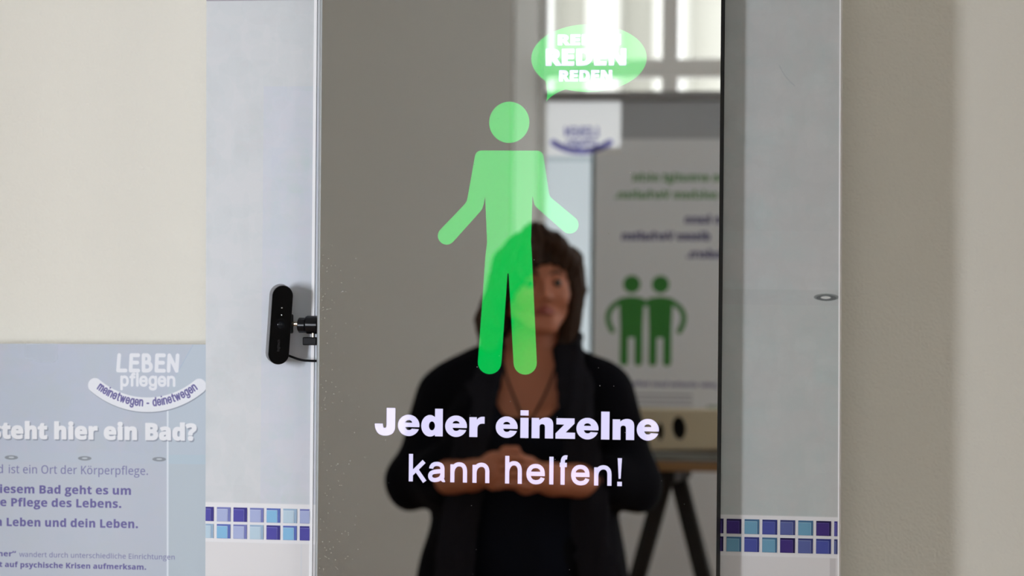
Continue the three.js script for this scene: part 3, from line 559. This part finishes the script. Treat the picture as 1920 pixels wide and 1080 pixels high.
    d = smin(d, chain(p, [[0.045, 1.112, -0.282], [0.03, 1.131, -0.288], [0.012, 1.134, -0.284]], [0.0125, 0.0105, 0.009]), 0.008);
    return d;
  };
  const skinField = (p) => {
    let d = smin(torso(p) + 0.004, neck(p), 0.05);
    d = smin(d, arms(p), 0.03);
    d = smin(d, legs(p), 0.05);
    return p[1] > 1.33 ? smin(d, headField(toHead(p)), 0.022) : d;
  };
  const SK = [0.52, 0.185, 0.1], LIP = [0.36, 0.09, 0.065];
  const tint = (p) => {
    if (p[1] < 1.33) return SK;
    const q = toHead(p), m = [Math.abs(q[0]), q[1], q[2]];
    const l = Math.min(cone(m, [0, -0.0575, -0.0895], [0.021, -0.0655, -0.078], 0.006, 0.0028), cone(m, [0, -0.0665, -0.0885], [0.019, -0.067, -0.078], 0.0066, 0.003));
    return l < 0.0012 ? LIP : SK;
  };
  const t = thing('person', 'woman in dark cardigan and scarf with clasped hands, mirrored in the screen', 'person', [-0.66, 0, 3.2]);
  const body = mergeGeometries([
    netMesh((p) => smax(skinField(p), p[1] - 1.366, 0.001), [-0.36, 0.04, -0.3], [0.32, 1.376, 0.2], 0.011, tint),
    netMesh((p) => smax(skinField(p), 1.36 - p[1], 0.001), [-0.1, 1.352, -0.16], [0.12, 1.64, 0.12], 0.0036, tint),
    netMesh((p) => smax(handsField(p), Math.hypot(p[0] - 0.01, (p[1] - 1.09) * 0.8, p[2] + 0.28) - 0.13, 0.001), [-0.13, 1.0, -0.36], [0.15, 1.18, -0.14], 0.0032, tint),
  ]);
  part('body', body, std(0xffffff, 0.55, { vertexColors: true }), t, 'light brown skin of face, chest, forearms and clasped hands');
  for (const s of [-1, 1]) {
    const eye = new THREE.SphereGeometry(0.0122, 20, 14); const e = part('eye', eye, std(C(0.09, 0.065, 0.055), 0.4), t); e.position.set(...fromHead([0.031 * s, -0.001, -0.0735]));
    const iris = new THREE.SphereGeometry(0.0066, 14, 10); iris.scale(1, 1, 0.5); iris.translate(0, 0, -0.0103);
    part('iris', iris, std(C(0.03, 0.02, 0.015), 0.2), e).rotation.y = hy;
    part('eyebrow', tube([[0.012 * s, 0.0185, -0.092], [0.028 * s, 0.024, -0.0865], [0.044 * s, 0.018, -0.0735]].map(fromHead), 0.0036, 12, 6), std(C(0.03, 0.017, 0.012), 0.9), t);
  }
  // hair: a chin-length bob, longer and flicked outward on the picture's left
  const hairField = (p) => {
    const q = toHead(p);
    let d = ell(q, [0, 0.03, 0.016], [0.089, 0.096, 0.108]);
    d = smin(d, ell(q, [0, -0.06, 0.062], [0.092, 0.105, 0.055]), 0.04);
    d = smin(d, chain(q, [[0.078, 0.05, -0.015], [0.088, -0.02, -0.012], [0.074, -0.1, -0.01], [0.05, -0.155, -0.012]], [0.026, 0.024, 0.023, 0.014]), 0.03);
    d = smin(d, chain(q, [[-0.078, 0.05, -0.015], [-0.093, -0.02, -0.008], [-0.108, -0.085, 0.004], [-0.112, -0.13, 0.012]], [0.026, 0.028, 0.036, 0.024]), 0.03);
    d = smin(d, chain(q, [[-0.02, 0.112, -0.06], [0.03, 0.092, -0.088], [0.07, 0.045, -0.06]], [0.02, 0.02, 0.018]), 0.025);   // swept fringe
    d = smin(d, chain(q, [[-0.01, 0.112, -0.06], [-0.035, 0.075, -0.084], [-0.058, 0.03, -0.078], [-0.08, -0.02, -0.05]], [0.022, 0.024, 0.024, 0.022]), 0.025);
    d = smax(d, -ell(q, [0.012, -0.05, -0.11], [0.062, 0.095, 0.072]), 0.012);
    const a = Math.atan2(q[0], -q[2] + 0.02);
    return d + 0.0022 * Math.sin(a * 34 + q[1] * 30 + 2 * Math.sin(q[1] * 45)) + 0.0012 * Math.sin(a * 81 - q[1] * 50);
  };
  part('hair', netMesh((p) => smax(hairField(p), -(skinField(p) - 0.0006), 0.002), [-0.2, 1.31, -0.19], [0.18, 1.66, 0.17], 0.0045), dull(C(0.042, 0.022, 0.013), 0.6, 0.4), t, 'dark brown bobbed hair');
  // dark top with a low round neckline
  const fold = (p, k) => 0.004 * Math.sin(p[0] * k + 2.2 * Math.sin(p[1] * 6)) * Math.min(1, Math.max(0, (1.2 - p[1]) * 5));
  const waist = (p) => smin(torso(p), cone([p[0] - TC, p[1], p[2] * 1.3], [0, 0.74, 0.02], [0, 1.0, 0.02], 0.2, 0.17), 0.05);
  part('top', netMesh((p) => smax(waist(p) - 0.008 - fold(p, 60), p[1] - (1.208 + 9 * Math.max(0, Math.abs(p[0] - 0.012) - 0.045) ** 1.6), 0.006), [-0.3, 0.72, -0.22], [0.26, 1.4, 0.2], 0.009), cloth(C(0.009, 0.0105, 0.017)), t, 'dark navy top with low neckline');
  // open black cardigan with sleeves pushed to the elbow
  const cardigan = (p) => {
    let d = smin(waist(p) - 0.02, cone([p[0] - TC, p[1], p[2] * 1.25], [0, 0.6, 0.03], [0, 1.0, 0.02], 0.29, 0.205), 0.06);
    const sl = Math.min(chain(p, [armL[0], armL[1], [-0.19, 1.068, -0.105]], [0.072, 0.063, 0.064], 0.03), chain(p, [armR[0], armR[1], [0.184, 1.066, -0.1]], [0.072, 0.063, 0.064], 0.03));
    d = smin(d, sl, 0.035);
    d += 0.003 * Math.sin(p[0] * 40 + p[1] * 18) + fold(p, 44);
    const open = 0.12 + Math.max(0, 1.25 - p[1]) * 0.08 - Math.max(0, p[1] - 1.3) * 0.15;
    d = smax(d, -Math.max(Math.abs(p[0] - 0.012) - open, p[2] + (p[1] > 1.28 ? -0.02 : 0.02)), 0.012);
    if (p[1] > 1.31) d = smax(d, 0.088 - Math.hypot(p[0], p[2] - 0.01), 0.01);
    return Math.max(d, 0.6 - p[1]);
  };
  part('cardigan', netMesh(cardigan, [-0.4, 0.57, -0.3], [0.36, 1.42, 0.32], 0.009), cloth(C(0.005, 0.005, 0.0075)), t, 'open black knitted cardigan with pushed-up sleeves');
  // long scarf, one end down each side
  const scarfPath = (s, c) => [[c + 0.055 * s, 1.385, 0.05], [c + 0.076 * s, 1.355, -0.02], [c + 0.09 * s, 1.28, -0.095], [c + 0.1 * s, 1.17, -0.165], [c + 0.118 * s, 1.05, -0.158], [c + 0.14 * s, 0.9, -0.165], [c + 0.15 * s, 0.72, -0.17]];
  const scarfField = (p) => {
    let d = 9;
    for (const s of [-1, 1]) { const pts = scarfPath(s, -0.002).map((a, i) => (s > 0 ? [a[0] + [0, 0.008, 0.03, 0.042, 0.042, 0.042, 0.042][i], a[1], a[2]] : a)).map((a) => [a[0] * 0.45, a[1], a[2] * 1.6]); d = Math.min(d, chain([p[0] * 0.45, p[1], p[2] * 1.6], pts, [0.02, 0.019, 0.017, 0.018, 0.019, 0.02, 0.022], 0.01)); }
    d = smin(d, cone([p[0] * 0.5, p[1], p[2]], [-0.03, 1.39, 0.07], [0.03, 1.39, 0.07], 0.02, 0.02), 0.02);
    return d + 0.0025 * Math.sin(p[0] * 170 + 3 * Math.sin(p[1] * 9));
  };
  part('scarf', netMesh(scarfField, [-0.26, 0.68, -0.22], [0.26, 1.43, 0.14], 0.006), cloth(C(0.016, 0.0155, 0.02)), t, 'long charcoal scarf hanging down both sides');
  part('trousers', netMesh((p) => smax(smin(legs(p, 0.02), cone([p[0] - TC, p[1], p[2] * 1.2], [0, 0.86, 0.02], [0, 0.95, 0.02], 0.165, 0.165), 0.05), Math.max(p[1] - 0.97, 0.07 - p[1]), 0.004), [-0.28, 0.05, -0.2], [0.24, 1.0, 0.24], 0.012), cloth(C(0.008, 0.008, 0.01)), t, 'black trousers');
  for (const s of [-1, 1]) part('shoe', netMesh((p) => Math.max(smin(cone(p, [TC + 0.092 * s, 0.05, 0.05], [TC + 0.1 * s, 0.035, -0.13], 0.045, 0.036), cone(p, [TC + 0.092 * s, 0.09, 0.035], [TC + 0.092 * s, 0.05, 0.04], 0.046, 0.046), 0.02), -p[1]), [TC + 0.092 * s - 0.07, -0.01, -0.19], [TC + 0.092 * s + 0.08, 0.13, 0.12], 0.008), std(C(0.01, 0.01, 0.01), 0.5), t, 'black shoe');
  const onSkin = (x, y) => { for (let z = -0.25; z < 0.1; z += 0.002) if (skinField([x, y, z]) < 0.0025) return [x, y, z]; return [x, y, 0.05]; };
  part('necklace_cord', tube([[-0.06, 1.4, 0.055], ...[[-0.062, 1.355], [-0.05, 1.31], [-0.03, 1.265], [-0.01, 1.225], [0.004, 1.2]].map((a) => onSkin(...a))], 0.0026, 40, 8), std(C(0.03, 0.015, 0.012), 0.8), t, 'dark thin necklace cord');
  part('necklace_cord', tube([[0.062, 1.4, 0.055], ...[[0.066, 1.355], [0.06, 1.31], [0.047, 1.265], [0.034, 1.225], [0.022, 1.2]].map((a) => onSkin(...a))], 0.0026, 40, 8), std(C(0.03, 0.015, 0.012), 0.8), t);
}
// ------------------------------------------------------------------ roll-up banner, high table and box, mirrored at the right of the screen
{
  const X0 = -0.905, X1 = -0.04, W = X1 - X0, HB = 2.017, t = thing('rollup_banner', 'grey-white roll-up banner with two green figures, mirrored right of the woman', 'banner', [(X0 + X1) / 2, 0, 4.5]);
  t.rotation.y = Math.PI;                                      // faces the screen; local +x runs to world -x
  const S = 2048 / HB, [c, g] = canvas(Math.round(W * S), 2048);
  g.scale(S, S); g.translate(X1, HB); g.scale(1, -1);          // now (-world x, y) in metres, y up
  const R = (col, wx0, wx1, y0, y1) => { g.fillStyle = col; g.fillRect(-Math.max(wx0, wx1), y0, Math.abs(wx1 - wx0), y1 - y0); };
  R('rgb(243,248,254)', X0, X1, 0, HB);
  R('rgb(246,249,252)', X0, -0.70, 1.86, HB);                  // white field under the emblem
  R('rgb(226,238,246)', X0, -0.779, 0, 1.852);                 // glass-blue column
  R('rgb(196,212,220)', X0, -0.779, 1.843, 1.856);
  R('rgb(118,136,146)', -0.781, -0.771, 0, 1.872);
  R('rgb(188,194,202)', -0.700, X1, 1.903, HB);                // grey head band
  const up = (x, y, f) => { g.save(); g.translate(-x, y); g.scale(1, -1); f(); g.restore(); };   // upright drawing at a world x
  const text = (s, right, base, cap, bold, col, heavy = 3) => up(right, base, () => { g.fillStyle = g.strokeStyle = col; g.font = `${bold ? 'bold ' : ''}100px sans-serif`; const k = cap / 71.4; g.scale(k * 1.02, k); const w = g.measureText(s).width; g.lineWidth = heavy; g.fillText(s, -w, 0); if (heavy) g.strokeText(s, -w, 0); });
  const GR = 'rgb(70,140,72)', BL = 'rgb(52,46,120)';
  text('Reden ermutigt nicht', -0.669, 1.79, 0.021, true, GR); text('zu solchem Verhalten.', -0.717, 1.743, 0.021, true, GR);
  text('Reden kann', -0.526, 1.677, 0.021, true, BL, 5); text('dieses Verhalten', -0.697, 1.632, 0.021, true, BL, 5); text('verhindern.', -0.52, 1.585, 0.021, true, BL, 5);
  text('Jeder einzelne kann helfen!', -0.679, 1.24, 0.013, true, 'rgb(92,90,150)', 2);
  for (let k = 0; k < 4; k++) R('rgb(158,160,176)', -0.66, -0.5, 1.215 - k * 0.013, 1.219 - k * 0.013);
  for (let k = 0; k < 2; k++) R('rgb(140,170,144)', -0.46, -0.4, 1.185 - k * 0.012, 1.19 - k * 0.012);
  // emblem
  up(-0.808, 1.93, () => {
    g.lineCap = g.lineJoin = 'round'; g.strokeStyle = 'rgb(96,96,168)';
    penFit(g, 'LEBEN', -0.047, 0.047, 0.018, 0.0145, 0.005, 0.36); penFit(g, 'pflegen', -0.042, 0.042, 0.043, 0.012, 0.0035, 0.36);
    g.strokeStyle = 'rgb(120,120,186)'; g.lineWidth = 0.017; g.beginPath(); g.arc(0, -0.078, 0.138, Math.PI / 2 - 0.6, Math.PI / 2 + 0.6); g.stroke();
    g.strokeStyle = 'rgb(60,54,130)'; penArc(g, 'meinetwegen - deinetwegen', 0, -0.078, 0.1405, Math.PI * 0.5 + 0.58, Math.PI * 0.5 - 0.58, 0.0078, 0.0022);
  });
  // two figures, an arm round each other
  for (const [wx, s] of [[-0.667, 1], [-0.589, -1]]) up(wx, 0, () => {
    g.fillStyle = g.strokeStyle = 'rgb(62,142,62)'; g.lineCap = 'round'; g.lineJoin = 'round';
    g.beginPath(); g.arc(0, -1.513, 0.0235, 0, 7); g.fill();
    g.beginPath(); g.moveTo(-0.034, -1.474); g.quadraticCurveTo(0, -1.486, 0.034, -1.474); g.lineTo(0.03, -1.385); g.lineTo(-0.03, -1.385); g.closePath(); g.fill();
    g.fillRect(-0.03, -1.47, 0.06, 0.1);
    g.lineWidth = 0.022; for (const k of [-1, 1]) { g.beginPath(); g.moveTo(0.0195 * k, -1.395); g.lineTo(0.0195 * k, -1.305); g.stroke(); }
    g.lineWidth = 0.014; g.beginPath(); g.moveTo(0.028 * s, -1.468); g.quadraticCurveTo(0.085 * s, -1.44, 0.052 * s, -1.388); g.stroke();
    g.lineWidth = 0.016; g.beginPath(); g.moveTo(0, -1.468); g.lineTo(-0.04 * s, -1.462); g.stroke();
  });
  const print = canvasTexture(c), sheetOf = (wx0, wx1, y0, y1) => { const g2 = new THREE.PlaneGeometry(wx1 - wx0, y1 - y0); g2.translate(-((wx0 + wx1) / 2 - (X0 + X1) / 2), (y0 + y1) / 2, 0.0014); return planarUV(g2, -W / 2, W / 2, 0, HB); };
  const paper = std(0xffffff, 0.7, { map: print }), film = new THREE.MeshPhysicalMaterial({ map: print, roughness: 1, transmission: 0.72, thickness: 0 });
  part('printed_sheet', sheetOf(-0.779, X1, 0.09, 1.88), paper, t); part('printed_sheet', sheetOf(-0.7, X1, 1.88, HB), paper, t);
  part('film_strip', sheetOf(X0, -0.779, 0.09, 1.88), film, t, 'pale blue translucent strip at the outer side'); part('film_strip', sheetOf(X0, -0.7, 1.88, HB), film, t, 'white translucent field with the purple emblem');
  part('backing_sheet', box(-W / 2, 0.7 - (-(X0 + X1) / 2), 0.09, HB, -0.0004, 0.0006), std(C(0.4, 0.4, 0.4), 0.8), t);
  part('top_rail', rbox(-W / 2 - 0.005, W / 2 + 0.005, HB - 0.012, HB + 0.014, -0.012, 0.012, 0.004), std(C(0.3, 0.3, 0.31), 0.4, { metalness: 0.6 }), t);
  part('base_cassette', rbox(-W / 2 - 0.01, W / 2 + 0.01, 0.02, 0.1, -0.06, 0.06, 0.02), std(C(0.35, 0.35, 0.36), 0.4, { metalness: 0.6 }), t);
  for (const x of [-0.3, 0.3]) part('foot', rbox(x - 0.02, x + 0.02, 0, 0.022, -0.16, 0.16, 0.005), std(C(0.3, 0.3, 0.31), 0.4, { metalness: 0.6 }), t);
  part('pole', cyl([0, 0.09, -0.03], [0, HB, -0.014], 0.008), std(C(0.5, 0.5, 0.5), 0.3, { metalness: 0.8 }), t);
}
{
  const t = thing('high_table', 'high wooden topped table on black A-shaped legs, mirrored at lower right', 'table', [-0.05, 0, 4.02]);
  part('table_top', rbox(-0.53, 0.5, 1.05, 1.072, -0.16, 0.16, 0.003), std(C(0.34, 0.19, 0.085), 0.5), t, 'brown wooden top');
  const black = std(C(0.01, 0.009, 0.008), 0.6);
  for (const x of [-0.424, 0.4]) {
    for (const s of [-1, 1]) for (const z of [0]) part('leg', (() => { const L = 1.06, b = rbox(-0.021, 0.021, -L / 2, L / 2, -0.016, 0.016, 0.004); b.rotateZ(s * 0.262); b.translate(x + s * 0.149, 0.5215, z + s * 0.0165); return b; })(), black, t);
    part('bearer', rbox(x - 0.03, x + 0.03, 1.018, 1.05, -0.13, 0.13, 0.004), black, t);
  }
}
{
  const p = thing('paper_stack', 'low stack of printed papers lying on the high table', 'paper', [-0.4, 1.072, 4.0]);
  for (let i = 0; i < 5; i++) { const b = rbox(-0.13, 0.13, i * 0.0052, i * 0.0052 + 0.0046, -0.1, 0.1, 0.0006); b.rotateY((rnd() - 0.5) * 0.12); part('booklet', b, std(i % 2 ? C(0.5, 0.54, 0.52) : C(0.25, 0.24, 0.22), 0.7), p); }
}
{
  const b = thing('cream_box', 'cream wooden box with two dark holes on the high table', 'box', [-0.38, 1.0985, 4.0]);
  const cream = std(C(0.72, 0.64, 0.46), 0.7), s = new THREE.Shape([[-0.19, 0], [0.25, 0.012], [0.25, 0.095], [0.06, 0.1], [-0.19, 0.1]].map((q) => new THREE.Vector2(...q)));
  const hole = (x, y, rx, ry, rot) => { const h = new THREE.Path(); h.absellipse(x, y, rx, ry, 0, Math.PI * 2, false, rot); s.holes.push(h); };
  hole(-0.104, 0.046, 0.0095, 0.023, 0); hole(-0.057, 0.056, 0.0185, 0.03, 0.12);
  const front = new THREE.ExtrudeGeometry(s, { depth: 0.008, bevelEnabled: true, bevelSize: 0.001, bevelThickness: 0.001, bevelSegments: 2, curveSegments: 20 }); front.translate(0, 0.001, -0.1);
  part('front_panel', front, cream, b);
  part('back_panel', box(-0.19, 0.25, 0.012, 0.095, 0.06, 0.068), cream, b);
  part('side_panel', box(-0.19, -0.182, 0.001, 0.1, -0.091, 0.06), cream, b); part('side_panel', box(0.242, 0.25, 0.013, 0.095, -0.091, 0.06), cream, b);
  part('lid', box(-0.19, 0.25, 0.095, 0.1, -0.091, 0.068), cream, b);
  part('bottom', box(-0.182, 0.242, 0.0, 0.004, -0.091, 0.06), std(C(0.3, 0.2, 0.1), 0.7), b);
  part('lining', box(-0.18, 0.24, 0.004, 0.094, -0.07, -0.066), std(C(0.012, 0.011, 0.01), 0.9), b, 'black lining behind the holes');
}
renderer.render(scene, camera);
